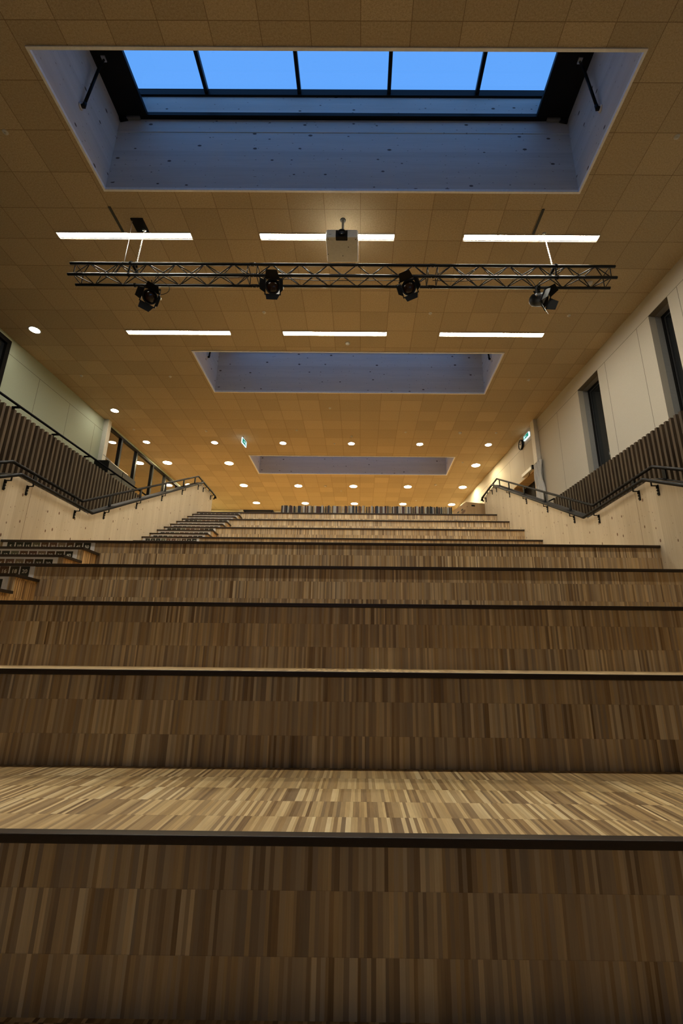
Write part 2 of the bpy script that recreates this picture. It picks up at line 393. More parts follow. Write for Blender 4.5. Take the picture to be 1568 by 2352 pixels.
# ------------------------------------------------------------------ skylights
for i, (y0, y1) in enumerate(SKY):
    ZT = 10.19
    s = MB()
    s.box(SKX0-.02, SKX1+.02, y1, y1+.03, CEIL-.005, 9.895)
    s.box(SKX0-.02, SKX1+.02, y1-.008, y1+.03, 9.905, ZT)
    s.build('wall_skylight_far', SHAFT_X, kind='structure')
    MB().box(SKX0-.02, SKX1+.02, y0-.03, y0, CEIL-.005, ZT+.02).build('wall_skylight_near', SHAFT_X, kind='structure')
    MB().box(SKX0-.03, SKX0, y0, y1, CEIL-.005, ZT+.02).build('wall_skylight_left', SHAFT_Y, kind='structure')
    MB().box(SKX1, SKX1+.03, y0, y1, CEIL-.005, ZT+.02).build('wall_skylight_right', SHAFT_Y, kind='structure')
    t = MB(); q = .028
    for (xa, xb, ya, yb) in ((SKX0-q, SKX1+q, y0-q, y0+.006), (SKX0-q, SKX1+q, y1-.006, y1+q), (SKX0-q, SKX0+.006, y0+.006, y1-.006), (SKX1-.006, SKX1+q, y0+.006, y1-.006)):
        t.box(xa, xb, ya, yb, CEIL-.018, CEIL+.03)
    t.build('trim_%d' % (i+1), TRIMW, kind='structure')
    place = ['nearest the viewer, showing blue sky', 'in the middle, between the lamps and the downlights', 'farthest away, among the downlights'][i]
    sk = thing('roof_skylight', 'long black framed roof skylight %s' % place, 'skylight', (-.36, (y0+y1)/2, ZT), 'skylights in the wood ceiling')
    ix0, ix1, iy0, iy1 = -3.66, 2.89, y0+.20, y1-.078
    f = MB()
    for (xa, xb, ya, yb) in ((SKX0, ix0, y0, y1), (ix1, SKX1, y0, y1), (ix0, ix1, y0, iy0), (ix0, ix1, iy1, y1+.03)):
        f.box(xa, xb, ya, yb, ZT, ZT+.07)
    f.build('frame', BLACK, sk)
    # raised kerb over the frame, glazing bars and glass
    zg = 10.66
    k = MB(); k.box(ix0-.25, ix1+.25, iy1, iy1+.04, ZT+.07, zg-.03)
    k.build('kerb_board', SHAFT_X, sk)
    k = MB(); k.box(ix0-.24, ix0-.2, iy0, iy1, ZT+.07, zg-.03).box(ix1+.2, ix1+.24, iy0, iy1, ZT+.07, zg-.03).box(ix0-.2, ix1+.2, iy0-.04, iy0, ZT+.07, zg-.03)
    k.build('kerb_lining', BLACK, sk)
    r = MB(); r.box(ix0-.25, ix1+.25, iy1-.035, iy1+.05, zg-.03, zg+.11).box(ix0-.25, ix1+.25, iy0-.05, iy0+.02, zg-.03, zg+.11)
    r.build('edge_rail', BLACK, sk)
    for xm in (-2.695, -1.113, .412, 1.91):
        MB().box(xm-.03, xm+.03, iy0, iy1-.03, zg, zg+.09).build('glazing_bar', BLACK, sk)
    MB().box(ix0-.2, ix1+.2, iy0, iy1, zg+.09, zg+.10).build('glass_pane', SKYGLASS, sk)
    # chain actuators on both ends
    for sx, xw, xf in ((1, SKX0, SKX0+.17), (-1, SKX1, SKX1-.17)):
        a = MB(); ym = y0+.95
        a.tube([(xf, ym+.01, ZT-.01), (xf-.03*sx, ym, ZT-.16)], .016, 8)
        a.tube([(xf-.03*sx, ym, ZT-.16), (xw+.05*sx, ym-.0, 9.20)], .021, 10)
        a.tube([(xw+.0*sx, ym, 9.15), (xw+.05*sx, ym, 9.15), (xw+.055*sx, ym, 9.22)], .026, 10)
        a = a.build('actuator_arm', BLACK, sk)
        MB().lathe(Matrix.Translation((xw, ym, 9.15)) @ Matrix.Rotation(sx*PI/2, 4, 'Y'), [(0.05, 0), (.05, .014), (.02, .02), (0, .02)], 20).build('wall_plate', WHITE, sk)
        MB().box(min(xf-.03, xf+.03), max(xf-.03, xf+.03), ym-.04, ym+.04, ZT-.02, ZT).build('bracket', CHROME, sk)
        MB().box(xw+(.14 if sx > 0 else -.36), xw+(.36 if sx > 0 else -.14), y1-.066, y1-.02, ZT-.04, ZT-.0).build('motor_box', plain('motor_grey', (.16, .16, .15), .5), sk)
        MB().tube([(xw+.02*sx, y1-.03, ZT-.03), (xw+.15*sx, y1-.03, ZT-.03)], [.045, .02], 12).build('motor_end', BLACK, sk)

# ------------------------------------------------------------------ tiers and stairs
tiers = []
for j in range(0, 6): tiers.append((1.654 + (j-1)*TREAD, .46*(j+1)))
YU0 = 8.765 - TREAD
for i in range(0, 5): tiers.append((YU0 + i*TREAD, 3.22 + .46*i + (.01 if i else 0)))
NT = ['lowest one, only a sliver at the bottom edge of the picture', 'nearest one, with the large bright tread', 'second from the bottom, its tread a thin bright line',
      'third from the bottom, no tread visible', 'fourth from the bottom, just under the landing tier', 'its top forming the middle landing', 'hidden directly behind the landing edge',
      'lowest of the four upper tiers', 'second of the four upper tiers', 'third of the four upper tiers', 'topmost tier, below the row of books']
STX = -3.07
for idx, (Y, z) in enumerate(tiers):
    zb = tiers[idx-1][1] if idx else 0.0
    Yn = tiers[idx+1][0] if idx < len(tiers)-1 else 12.456-.02
    t = thing('seating_tier', 'oak strip seating tier, %s' % NT[idx], 'seating step', ((XL+XR)/2, Y, zb), 'wide oak seating tiers')
    MB().box(XL, XR, Y+.022, Y+.05, zb, z-.028).build('riser', PARQ_RISER_SHADED, t)
    MB().box(XL, XR, Y+.045, Yn+.05, z-.026, z).build('tread', PARQ_TREAD_LIT, t)
    MB().box(XL, XR, Y, Y+.045, z-.026, z+.001).build('nosing', NOSE, t, bevel=.003)
    # two half steps of the stair aisle in front of each tier
    h = (z-zb)/3; d = TREAD/3
    for k in (2, 1):
        zs = zb + h*(3-k); ys = Y - d*k; zl = zb + h*(2-k)
        if idx == 0: continue
        low = {1: 'upper', 2: 'lower'}[k]
        s = thing('stair_step', 'oak aisle step, %s of the two before the %s' % (low, ['','nearest tier','second tier from the bottom','third tier from the bottom','fourth tier from the bottom','landing edge','first tier above the landing','lowest upper tier','second upper tier','third upper tier','topmost tier'][idx]), 'stair step', ((XL+STX)/2, ys, zl), 'aisle steps on the left')
        xr = STX
        MB().box(XL+.001, xr-.022, ys+.022, ys+.045, zl+.001, zs-.024).build('riser', PARQ_RISER_SHADED, s)
        MB().box(XL+.001, xr-.04, ys+.04, Y+.02, zs-.023, zs).build('tread', PARQ_TREAD_LIT, s)
        ye = Y+.02 if k == 1 else Y-d+.022
        sp_ = MB().box(xr-.045, xr-.022, ys+.045, Y+.021, zl+.001, zs-.024)
        if k == 2: sp_.box(xr-.04, xr-.022, ye, Y+.021, zs-.024, zs+.001)
        sp_.build('side_panel', PARQ_SIDE_LIT, s)
        MB().prism([(XL+.001, ys), (xr, ys), (xr, ye), (xr-.04, ye), (xr-.04, ys+.04), (XL+.001, ys+.04)], lambda u, v, w: (u, v, w), zs-.024, zs+.001).build('nosing', NOSE, s)

# number strips
STRIP = plain('white_paper_strip', (.80, .81, .85), .6, var=.03)
TONES = [(.030, .036, .028), (.034, .040, .028), (.032, .038, .028), (.16, .17, .11), (.15, .085, .045), (.17, .095, .065), (.27, .21, .14), (.12, .065, .035), (.050, .042, .024), (.032, .032, .024)]
TILEM = [plain('number_tile_%s' % ORD[i+1], c, .5, var=.25, scale=18) for i, c in enumerate(TONES)]
DIG = plain('number_digits', (.72, .72, .64), .6, var=.02)
DG = bpy.context.evaluated_depsgraph_get()
tcache = {}
def text_mesh(s, size):
    if (s, size) in tcache: return tcache[(s, size)]
    cu = bpy.data.curves.new('digits', 'FONT'); cu.body = s; cu.size = size; cu.align_x = 'CENTER'; cu.align_y = 'CENTER'; cu.offset = .0008
    o = bpy.data.objects.new('digits', cu); COL.objects.link(o); bpy.context.view_layer.update()
    dg = bpy.context.evaluated_depsgraph_get(); me = bpy.data.meshes.new_from_object(o.evaluated_get(dg))
    vs = [v.co.copy() for v in me.vertices]; fs = [tuple(p.vertices) for p in me.polygons]
    bpy.data.objects.remove(o); bpy.data.curves.remove(cu); bpy.data.meshes.remove(me)
    tcache[(s, size)] = (vs, fs); return vs, fs
def number_strip(mult, Yf, ztop, gap=.034):
    txt = '%d, %d, %d to %d' % (mult, 2*mult, 3*mult, 10*mult)
    t = MB().box(-4.232, -3.138, Yf-.003, Yf, ztop-.142, ztop-.004)
    o = t.build('number_strip', STRIP)
    wh = 'upper flight' if number_strip.upper else 'lower flight'
    tag(o, 'white number strip reading %s on a riser of the %s' % (txt, wh), 'number strip', 'number strips on the stair risers')
    for i in range(10):
        x0 = -4.177 + i*.1003
        m = MB().box(x0, x0+.087, Yf-.0045, Yf-.003, ztop-gap-.096, ztop-gap)
        vs, fs = text_mesh(str((i+1)*mult), .052 if (i+1)*mult < 100 else .044); n = len(m.v)
        for v in vs: m.v.append(Vector((x0+.0435+v.x, Yf-.0052, ztop-gap-.048+v.y)))
        for f in fs: m.face([n+a for a in f], 1)
        m.build('number_tile', [TILEM[i], DIG], o)
number_strip.upper = False
h = RISE/3; d = TREAD/3
Y5, z5 = tiers[5]; Y4, z4 = tiers[4]
number_strip(5, Y5+.022, z5-.022, .006); number_strip(4, Y5-d+.022, z5-h-.012); number_strip(3, Y5-2*d+.022, z5-2*h-.012)
number_strip(2, Y4+.022, z4-.022, .006); number_strip(1, Y4-d+.022, z4-h-.012)
number_strip.upper = True
n = 10
for idx in (10, 9, 8, 7):
    Y, z = tiers[idx]
    for k in range(3):
        if n < 1: break
        number_strip(n, Y-d*k+.022, z-h*k-(.022 if k == 0 else .012), .014 if k == 0 else .038); n -= 1

# ------------------------------------------------------------------ handrails on the pine walls
def handrail(side):
    s = -1 if side == 'left' else 1
    xw = XL if s < 0 else XR
    xi = xw - s*.075       # grab rail in front of the wall
    xt = xw + s*.035       # guard rail over the wall
    t = thing('handrail', 'black steel handrail and guard rail on the %s pine wall beside the tiers' % side, 'handrail', (xw, 8.0, 2.4), 'handrails on the pine walls')
    top = [(xt, 1.2, 1.84), (xt, 1.5, 1.84), (xt, 5.29, 3.735), (xt, 6.80, 3.735), (xt, 11.45, 6.02), (xt, 12.62, 6.02)]
    arc = [(xt - s*.11*(1-math.cos(a))/2, 12.62 + .17*math.sin(a), 5.93 + .09*math.cos(a)) for a in [PI*k/8 for k in range(1, 9)]]
    MB().tube(top + arc, .021, 10).build('top_rail', STEEL, t)
    hr = [(xi, 1.2, 1.68), (xi, 1.50, 1.68), (xi, 5.33, 3.580), (xi, 6.92, 3.580), (xi, 11.56, 5.89), (xi, 12.60, 5.89)]
    arc2 = [(xi + s*.02*k, 12.60 + .14*math.sin(k*PI/8), 5.83 + .06*math.cos(k*PI/8)) for k in range(1, 5)]
    MB().tube(hr + arc2, .022, 12).build('grab_rail', STEEL, t)
    def zt(Y):
        for (y0, z0), (y1, z1) in zip(PROF, PROF[1:]):
            if y0 <= Y <= y1: return z0 + (z1-z0)*(Y-y0)/(y1-y0)
        return PROF[-1][1]
    def ztop(Y):
        for a, b in zip(top, top[1:]):
            if a[1] <= Y <= b[1]: return a[2] + (b[2]-a[2])*(Y-a[1])/(b[1]-a[1])
        return top[-1][2]
    def zh(Y):
        for a, b in zip(hr, hr[1:]):
            if a[1] <= Y <= b[1]: return a[2] + (b[2]-a[2])*(Y-a[1])/(b[1]-a[1])
        return hr[-1][2]
    for Y in (2.2, 3.3, 4.4, 5.10, 5.72, 6.62, 7.55, 8.55, 9.6, 10.55, 11.25, 11.75, 12.4):
        p = MB(); zb = zt(Y); xc = xt
        p.box(xc-.008, xc+.008, Y-.03, Y+.03, zb+.004, ztop(Y))
        p.build('post', STEEL, t)
        p = MB(); sl = (zt(Y+.07)-zt(Y-.07))/.14
        p.hexa(lambda u, v, w: (u, v, w + zt(Y) + sl*(v-Y)), xc-.04, xc+.04, Y-.07, Y+.07, .001, .009)
        p.build('base_plate', STEEL, t)
    for (y0, z0), (y1, z1) in zip(PROF[1:], PROF[2:]):
        pass
    cp = MB()
    for (y0, z0), (y1, z1) in zip(PROF[1:], PROF[2:]):
        cp.hexa(lambda u, v, w: (u, v, w + z0 + (z1-z0)*(v-y0)/(y1-y0)), min(xw-s*.004, xw+s*.134), max(xw-s*.004, xw+s*.134), y0, y1, 0.0, .004)
    cp.build('cap_strip', plain('grey_cap_strip', (.03, .03, .03), .45, .2), t)
    for Y in (2.6, 3.9, 5.20, 5.57, 6.60, 7.37, 8.38, 9.40, 10.43, 11.41, 11.79, 12.42):
        z = zh(Y); b = MB()
        b.tube([(xi, Y, z-.015), (xi, Y, z-.065), (xw-s*.018, Y, z-.065), (xw-s*.018, Y, z-.10)], .009, 8)
        b.box(min(xw-s*.012, xw), max(xw-s*.012, xw), Y-.013, Y+.013, z-.185, z-.055)
        for zz in (.08, .125, .165):
            b.tube([(xw-s*.012, Y, z-zz), (xw-s*.024, Y, z-zz)], .008, 8)
        b.build('rail_bracket', BLACK, t)
handrail('left'); handrail('right')

# ------------------------------------------------------------------ slat screens
def slat_screen(side):
    fn = gl if side == 'left' else gr; s = -1 if side == 'left' else 1
    Y0, Y1, ztop_, pitch = (-1.0, 12.72, 5.86, .127) if s < 0 else (-1.0, 11.62, 5.51, .118)
    t = thing('slat_screen', 'screen of upright brown wooden slats along the %s gallery' % side, 'slat screen', (fn(6), 6.0, 2.9), 'slat screens of the galleries')
    m = MB(); y = Y0; zb = 2.9
    dy = .04 if s < 0 else -.0765
    while y < Y1:
        fnp = lambda u, v, w: (fn(v) + u, v, w)
        m.hexa(fnp, 0 if s > 0 else -.07, .07 if s > 0 else 0, y, y+.052, zb, ztop_); y += pitch
    m.build('slat_panel', SLAT, t)
    bt = MB()
    for z in (3.3, 4.5, ztop_-.28):
        bt.hexa(lambda u, v, w: (fn(v)+u, v, w), *((.07, .10) if s > 0 else (-.10, -.07)), Y0, Y1, z, z+.05)
    bt.build('batten', VOID, t)
slat_screen('left'); slat_screen('right')
gt = thing('gallery_railing', 'black steel railing above the slat screen on the left gallery', 'railing', (gl(8), 8.0, UP), None)
MB().tube([(gl(0), 0, 5.975), (gl(13.2), 13.2, 5.975), (gl(13.2)+.36, 13.35, 5.975)], .024, 10).build('top_rail', STEEL, gt)
for Y in (.05, 1.17, 2.29, 3.41, 4.50, 5.62, 6.74, 7.85, 8.97, 10.09, 11.20, 12.32, 13.1):
    MB().hexa(lambda u, v, w: (gl(v)+u, v, w), -.125, -.105, Y-.03, Y+.03, UP, 5.96).hexa(lambda u, v, w: (gl(v)+u, v, w), -.115, .005, Y-.03, Y+.03, 5.945, 5.962).build('post', STEEL, gt)
gt = thing('gallery_railing', 'short black rail at the top of the right slat screen near the door', 'railing', (gr(11.9), 11.9, UP), None)
MB().tube([(gr(11.5)-.0, 11.5, 5.50), (gr(11.9)-.0, 12.0, 5.55), (gr(11.9)+.25, 12.3, 5.55)], .02, 8).build('top_rail', STEEL, gt)
MB().box(gr(12)-.0+.0, gr(12)+.02, 11.97, 12.03, UP-.3, 5.55).build('post', STEEL, gt)

# ------------------------------------------------------------------ columns, door, clock, signs on the right wall
def rfn(u, v, w): return rw(u, v, -w)     # (Y, z, distance into the room)
def lfn(u, v, w): return lw(u, v, -w)
t = thing('wall_column', 'pale boxed column with a gathered white curtain below, on the right wall by the door', 'column', rw(13.15, UP, 0))
MB().hexa(rfn, 13.02, 13.24, 7.22, CEIL, 0, .12).build('boxing', plain('column_paint', (.76, .73, .66), .6), t)
cur = MB(); cols = 26; rows_ = 14; n0 = len(cur.v)
for r_ in range(rows_+1):
    z = UP + (7.24-UP)*r_/rows_
    for c_ in range(cols+1):
        f_ = c_/cols
        cur.v.append(rfn(12.88 + .46*f_, z, .06 + .045*math.sin(f_*21 + .8*math.sin(r_*.7)) + .02*math.sin(r_*1.3+f_*6)))
for r_ in range(rows_):
    for c_ in range(cols):
        a_ = n0 + r_*(cols+1) + c_; cur.face((a_, a_+1, a_+cols+2, a_+cols+1), 0, True)
co = cur.build('curtain', plain('white_curtain', (.58, .58, .57), .7), t); so = co.modifiers.new('solid', 'SOLIDIFY'); so.thickness = .006
t = MB().hexa(lfn, 13.22, 13.40, UP, CEIL, 0, .14).build('wall_column', plain('white_column_paint', (.62, .62, .56), .6)); tag(t, 'slim white square column on the left gallery beside the glass partition', 'column')

a, b, z0, z1 = DOOR_R
dm = MB()
for (u0, u1, v0, v1) in ((a-.02, a+.02, z0, z1), (b-.02, b+.02, z0, z1), (a-.02, b+.02, z1-.02, z1+.02)):
    dm.hexa(rfn, u0, u1, v0, v1, -.42, .02)
dm = dm.build('door_1', PINE_DOOR, kind='structure')
MB().hexa(rfn, a+.03, a+.80, z0+.02, z1-.03, -.40, -.35).hexa(rfn, a+.83, b-.03, z0+.02, z1-.03, -.40, -.35).build('door_leaf', BLACK, dm)
MB().tube([rfn(a+.76, 6.1, -.34), rfn(a+.76, 6.1, -.28), rfn(a+.62, 6.1, -.28)], .011, 8).build('door_handle', CHROME, dm)
c = thing('door_closer', 'white door operator box over the door on the right wall', 'door closer', rw(13.8, 7.17, 0))
MB().hexa(rfn, 13.48, 14.20, 7.16, 7.26, .0, .11).build('cover', plain('white_enamel', (.66, .66, .63), .4), c)
MB().hexa(rfn, 13.40, 13.475, 7.15, 7.27, .0, .12).build('end_cap', BLACK, c)
MB().tube([rfn(13.75, 7.155, .05), rfn(13.75, 7.10, .05), rfn(13.95, 7.09, .02)], .010, 8).build('arm', BLACK, c)
k = thing('wall_clock', 'round wall clock with pale dial and dark rim high on the right wall', 'clock', rw(14.20, 8.32, -.0))
Mn = Matrix.Translation(rw(14.20, 8.335, 0)) @ Matrix.Rotation(-PI/2, 4, 'Y') @ Matrix.Rotation(0, 4, 'X')
MB().lathe(Mn, [(.17, 0), (.175, .05), (.165, .065), (.155, .055), (.155, .04)], 32).build('rim', BLACK, k)
MB().lathe(Mn, [(.155, .035), (.155, .042), (0, .042)], 32).build('dial', plain('clock_dial', (.45, .45, .42), .5), k)
hd = MB()
for ang, ln, wd in ((.9, .11, .008), (-1.3, .075, .010)):
    hd.obox(Mn @ Matrix.Rotation(ang, 4, 'Z'), -.01, ln, -wd, wd, .044, .048)
hd.build('hands', BLACK, k)
mk = MB()
for q in range(12): mk.obox(Mn @ Matrix.Rotation(q*PI/6, 4, 'Z'), .12, .145, -.005, .005, .042, .045)
mk.build('hour_marks', BLACK, k)

def running_man(mb, fn, u0, v0, sc, w, mi):
    # stylised exit pictogram: figure, arrow, doorway, all in the sign's plane
    q = lambda pts: mb.prism([(u0+a*sc, v0+b*sc) for a, b in pts], fn, w, w+.002, mi)
    q([(.70, .05), (1.0, .05), (1.0, .95), (.70, .95)])
    q([(.34+.07*math.cos(a), .80+.08*math.sin(a)) for a in [2*PI*k/10 for k in range(10)]])
    q([(.22, .40), (.34, .38), (.42, .68), (.30, .72)])
    q([(.30, .38), (.38, .42), (.52, .22), (.46, .10), (.40, .14), (.43, .22)])
    q([(.22, .42), (.30, .40), (.22, .22), (.08, .20), (.08, .26), (.18, .28)])
    q([(.38, .66), (.42, .60), (.56, .54), (.58, .60), (.46, .66)])
    q([(.30, .68), (.26, .62), (.16, .54), (.20, .50), (.32, .60)])
    q([(-.75, .50), (-.50, .75), (-.50, .58), (-.08, .58), (-.08, .42), (-.50, .42), (-.50, .25)])
e = thing('exit_sign', 'lit green and white exit sign beside the clock, high on the right wall', 'exit sign', rw(13.74, 8.33, 0), 'illuminated exit signs')
MB().hexa(rfn, 13.55, 13.94, 8.345, 8.49, .0, .05).build('sign_box', E_SIGN, e)
s_ = MB().hexa(rfn, 13.565, 13.925, 8.362, 8.478, .05, .056); running_man(s_, lambda u, v, w: rfn(u, v, w), 13.78, 8.367, .105, .056, 1)
s_.build('pictogram', [E_GREEN, E_SIGN], e)
e = thing('exit_sign', 'lit exit sign seen edge-on, hanging from the ceiling left of the far skylight', 'exit sign', (-4.0, 14.45, 8.4), 'illuminated exit signs')
Mh = Matrix.Translation((-4.0, 14.45, 8.47)) @ Matrix.Rotation(-.12, 4, 'Z')
MB().obox(Mh, -.016, .016, -.20, .20, -.10, .10).build('sign_box', E_SIGN, e)
s_ = MB().obox(Mh, .016, .020, -.18, .18, -.08, .08); running_man(s_, lambda u, v, w: Mh @ Vector((w, u, v)), .03, -.07, .14, .020, 1)
s_.build('pictogram', [E_GREEN, E_SIGN], e)
MB().obox(Mh, -.010, .010, -.12, -.10, .10, .165).obox(Mh, -.010, .010, .10, .12, .10, .165).build('hanger', CHROME, e)

# ------------------------------------------------------------------ ceiling lamps
LAMPGREY = plain('lamp_reflector_grey', (.30, .29, .27), .5)
def linear_lamp(x, y, label):
    t = thing('linear_ceiling_lamp', label, 'ceiling lamp', (x, y, CEIL), 'long recessed ceiling lamps')
    L, W = 1.2, .075
    f = MB()
    for (a_, b_, c_, d_) in ((-L, L, -W, -W+.012), (-L, L, W-.012, W), (-L, -L+.014, -W+.012, W-.012), (L-.014, L, -W+.012, W-.012)):
        f.box(x+a_, x+b_, y+c_, y+d_, CEIL-.014, CEIL)
    f.build('trim', plain('lamp_trim', (.60, .52, .38), .5), t)
    MB().box(x-L+.014, x+L-.014, y-W+.012, y+W-.034, CEIL-.006, CEIL-.001).build('diffuser', E_LINE, t)
    MB().box(x-L+.014, x+L-.014, y+W-.034, y+W-.012, CEIL-.004, CEIL-.001).build('reflector_strip', LAMPGREY, t)
    return t
lp = linear_lamp(-4.245, 6.51, 'long white ceiling lamp, left of the three above the truss')
dup(lp, (-.645, 6.51, CEIL), 'long white ceiling lamp, middle of the three above the truss, partly behind the projector')
dup(lp, (2.965, 6.51, CEIL), 'long white ceiling lamp, right of the three above the truss')
for x, w in ((-4.24, 'left'), (-.64, 'middle'), (2.96, 'right')):
    dup(lp, (x, 9.08, CEIL), 'long white ceiling lamp, %s of the three between the truss and the second skylight' % w)
for y_, wy in ((3.0, 'added unseen just above the picture'),):  # added lamp row out of view, lights treads and farther risers
    for x, w in ((-4.24, 'left'), (-.64, 'middle'), (2.96, 'right')):
        dup(lp, (x, y_, CEIL), 'long white ceiling lamp, %s of the row %s' % (w, wy))
def downlight(mat, r, label, grp):
    t = thing('downlight', label, 'downlight', (0, 0, CEIL), grp)
    MB().lathe(Matrix.Translation((0, 0, 0)), [(r, -.001), (r, -.006), (r+.025, -.008), (r+.028, 0)], 28, caps=False).build('rim', WHITE, t, org=(0, 0, 0)).location = (0, 0, 0)
    MB().lathe(Matrix.Translation((0, 0, -.004)), [(0, -.0), (r, -.0), (r, .003), (0, .003)], 28).build('lens', mat, t, org=(0, 0, 0)).location = (0, 0, 0)
    return t
G1, G2 = 'small round spot downlights', 'bright round downlights over the upper floor'
d1 = downlight(E_DOWNW, .105, 'small round downlight nearest the dark window over the left gallery', G1); d1.location = (-7.545, 9.03, CEIL)
dup(d1, (-7.535, 12.67, CEIL), 'small round downlight over the left gallery near the white column')
for i, x in enumerate((-7.51, -5.13, -2.745, -.36, 2.02, 4.405)):
    dup(d1, (x, 14.82, CEIL), 'small round downlight, %s from the left in the row before the far skylight' % ORD[i+1])
d2 = downlight(E_DOWN, .155, 'bright round downlight at far left, second row beside the glass partition', G2); d2.location = (-7.485, 16.61, CEIL)
dup(d2, (-5.105, 16.61, CEIL), 'bright round downlight just left of the far skylight')
dup(d2, (4.395, 16.62, CEIL), 'bright round downlight just right of the far skylight')
for i, x in enumerate((-7.48, -5.11, -2.735, -.345, 2.015, 4.395)):
    dup(d2, (x, 19.01, CEIL), 'bright round downlight, %s from left in the row behind the far skylight' % ORD[i+1])
for i, x in enumerate((-7.45, -5.06, -2.70, -.33, 2.015, 4.36)):
    dup(d2, (x, 21.37, CEIL), 'bright round downlight, %s from the left in the last row by the end wall' % ORD[i+1])

# sprinklers and detectors
sp = thing('sprinkler', 'small white ceiling sprinkler at the left edge beside the nearest skylight', 'sprinkler', (-5.142, 4.81, CEIL+.003), 'ceiling sprinklers')
MB().lathe(Matrix.Identity(4), [(.012, -.012), (.035, -.012), (.042, 0)], 20).build('rosette', WHITE, sp, org=(0,0,0)).location = (0,0,0)
MB().lathe(Matrix.Translation((0, 0, -.034)), [(0, 0), (.016, 0), (.018, .004), (.006, .008), (.006, .024)], 12).build('head', CHROME, sp, org=(0,0,0)).location = (0,0,0)
SPR = [(4.46, 4.83, 'at the right edge beside the nearest skylight'), (-2.14, 8.41, 'between left and middle lamps of the second lamp row'), (1.46, 8.41, 'between middle and right lamps of the second lamp row'), (4.47, 8.45, 'right of the second lamp row'),
       (-7.50, 10.84, 'above the sage wall of the left gallery'), (-5.13, 10.85, 'left of the second skylight'), (4.44, 10.89, 'right of the second skylight'), (-.96, 12.42, 'centred just behind the second skylight'),
       (-.345, 14.26, 'centred before the row of spot downlights'), (-.95, 14.83, 'among the row of spot downlights left of centre'), (1.44, 13.93, 'before the spot downlights right of centre'), (4.42, 13.93, 'before the spot downlights near the right wall'),
       (-7.51, 13.88, 'before the spot downlights near the left wall'), (-5.15, 13.96, 'before the second spot downlight from the left'), (-2.14, 13.85, 'before the third spot downlight from the left'), (3.83, 16.35, 'right of the far skylight'), (2.58, 20.82, 'in front of the last downlight row, right side'), (-.9, 19.6, 'behind the far skylight near the middle')]
for x, y, w in SPR: dup(sp, (x, y, CEIL+.003), 'small white ceiling sprinkler %s' % w)
sd = thing('smoke_detector', 'round white smoke detector just before the second skylight', 'smoke detector', (-.355, 9.42, CEIL), 'smoke detectors')
MB().lathe(Matrix.Identity(4), [(0, -.045), (.035, -.045), (.05, -.03), (.055, -.015), (.06, 0)], 24).build('housing', WHITE, sd, org=(0,0,0)).location = (0,0,0)
for x, y, w in ((3.235, 13.93, 'before the spot downlights on the right'), (-1.56, 18.98, 'between two bright downlights behind the far skylight'), (3.175, 18.72, 'right of centre behind the far skylight'), (4.484, 7.53, 'seen through the right end of the truss')):
    c_ = dup(sd, (x, y, CEIL), 'round white smoke detector %s' % w)
# dark slots in the ceiling
for x, w in ((-4.24, 'left'), (2.98, 'right')):
    tag(MB().box(x-.022, x+.022, 5.95, 6.43, CEIL-.012, CEIL-.001).build('ceiling_slot', plain('slot_grey', (.06, .065, .06), .6)), 'thin dark slot strip running to the %s lamp above the truss' % w, 'ceiling slot', 'dark ceiling slots')
hp = thing('hoist_plate', 'black square plate on the ceiling above the left end of the truss', 'ceiling plate', (-3.87, 6.28, CEIL))
MB().box(-3.985, -3.775, 6.16, 6.42, CEIL-.02, CEIL).build('plate', BLACK, hp)

# ------------------------------------------------------------------ truss
TY, TZ, TH = 6.27, 7.545, .112
TX0, TX1 = -4.83, 4.13
tr = thing('lighting_truss', 'long black box lighting truss hanging on chains under the ceiling', 'truss', ((TX0+TX1)/2, TY, TZ-TH))
corners = [(-TH, -TH), (TH, -TH), (TH, TH), (-TH, TH)]
for dy, dz in corners:
    MB().tube([(TX0, TY+dy, TZ+dz), (TX1, TY+dy, TZ+dz)], .0235, 14).build('chord', TRUSSM, tr)
joints = [TX0+.10, -1.86, -1.82, 1.13, 1.17, TX1-.10]
segs = [(TX0+.09, -1.90), (-1.74, 1.06), (1.22, TX1-.09)]
for (a_, b_) in segs:
    for ci in range(4):
        (y0, z0), (y1, z1) = corners[ci], corners[(ci+1) % 4]
        m = MB(); nb = 6; st = (b_-a_)/nb
        for k_ in range(nb):
            xa = a_ + k_*st; xm = xa + st/2; xb = xa + st
            A, B_, C_ = (y0, z0), (y1, z1), (y0, z0)
            if ci % 2: A, B_, C_ = (y1, z1), (y0, z0), (y1, z1)
            m.tube([(xa, TY+A[0], TZ+A[1]), (xm, TY+B_[0], TZ+B_[1])], .008, 6).tube([(xm, TY+B_[0], TZ+B_[1]), (xb, TY+C_[0], TZ+C_[1])], .008, 6)
        for xe in (a_, b_): m.tube([(xe, TY+y0, TZ+z0), (xe, TY+y1, TZ+z1)], .008, 6)
        m.build('lacing', TRUSSM, tr)
for x in (-1.82, 1.14):
    for dy, dz in corners:
        MB().tube([(x-.05, TY+dy, TZ+dz), (x+.05, TY+dy, TZ+dz)], .0275, 14).build('joint_sleeve', TRUSSM, tr)
    m = MB()
    for dy, dz in corners:
        for q in (-.03, .03): m.tube([(x+q, TY+dy, TZ+dz-.034), (x+q, TY+dy, TZ+dz+.034)], .006, 8)
    m.build('pin', CHROME, tr)
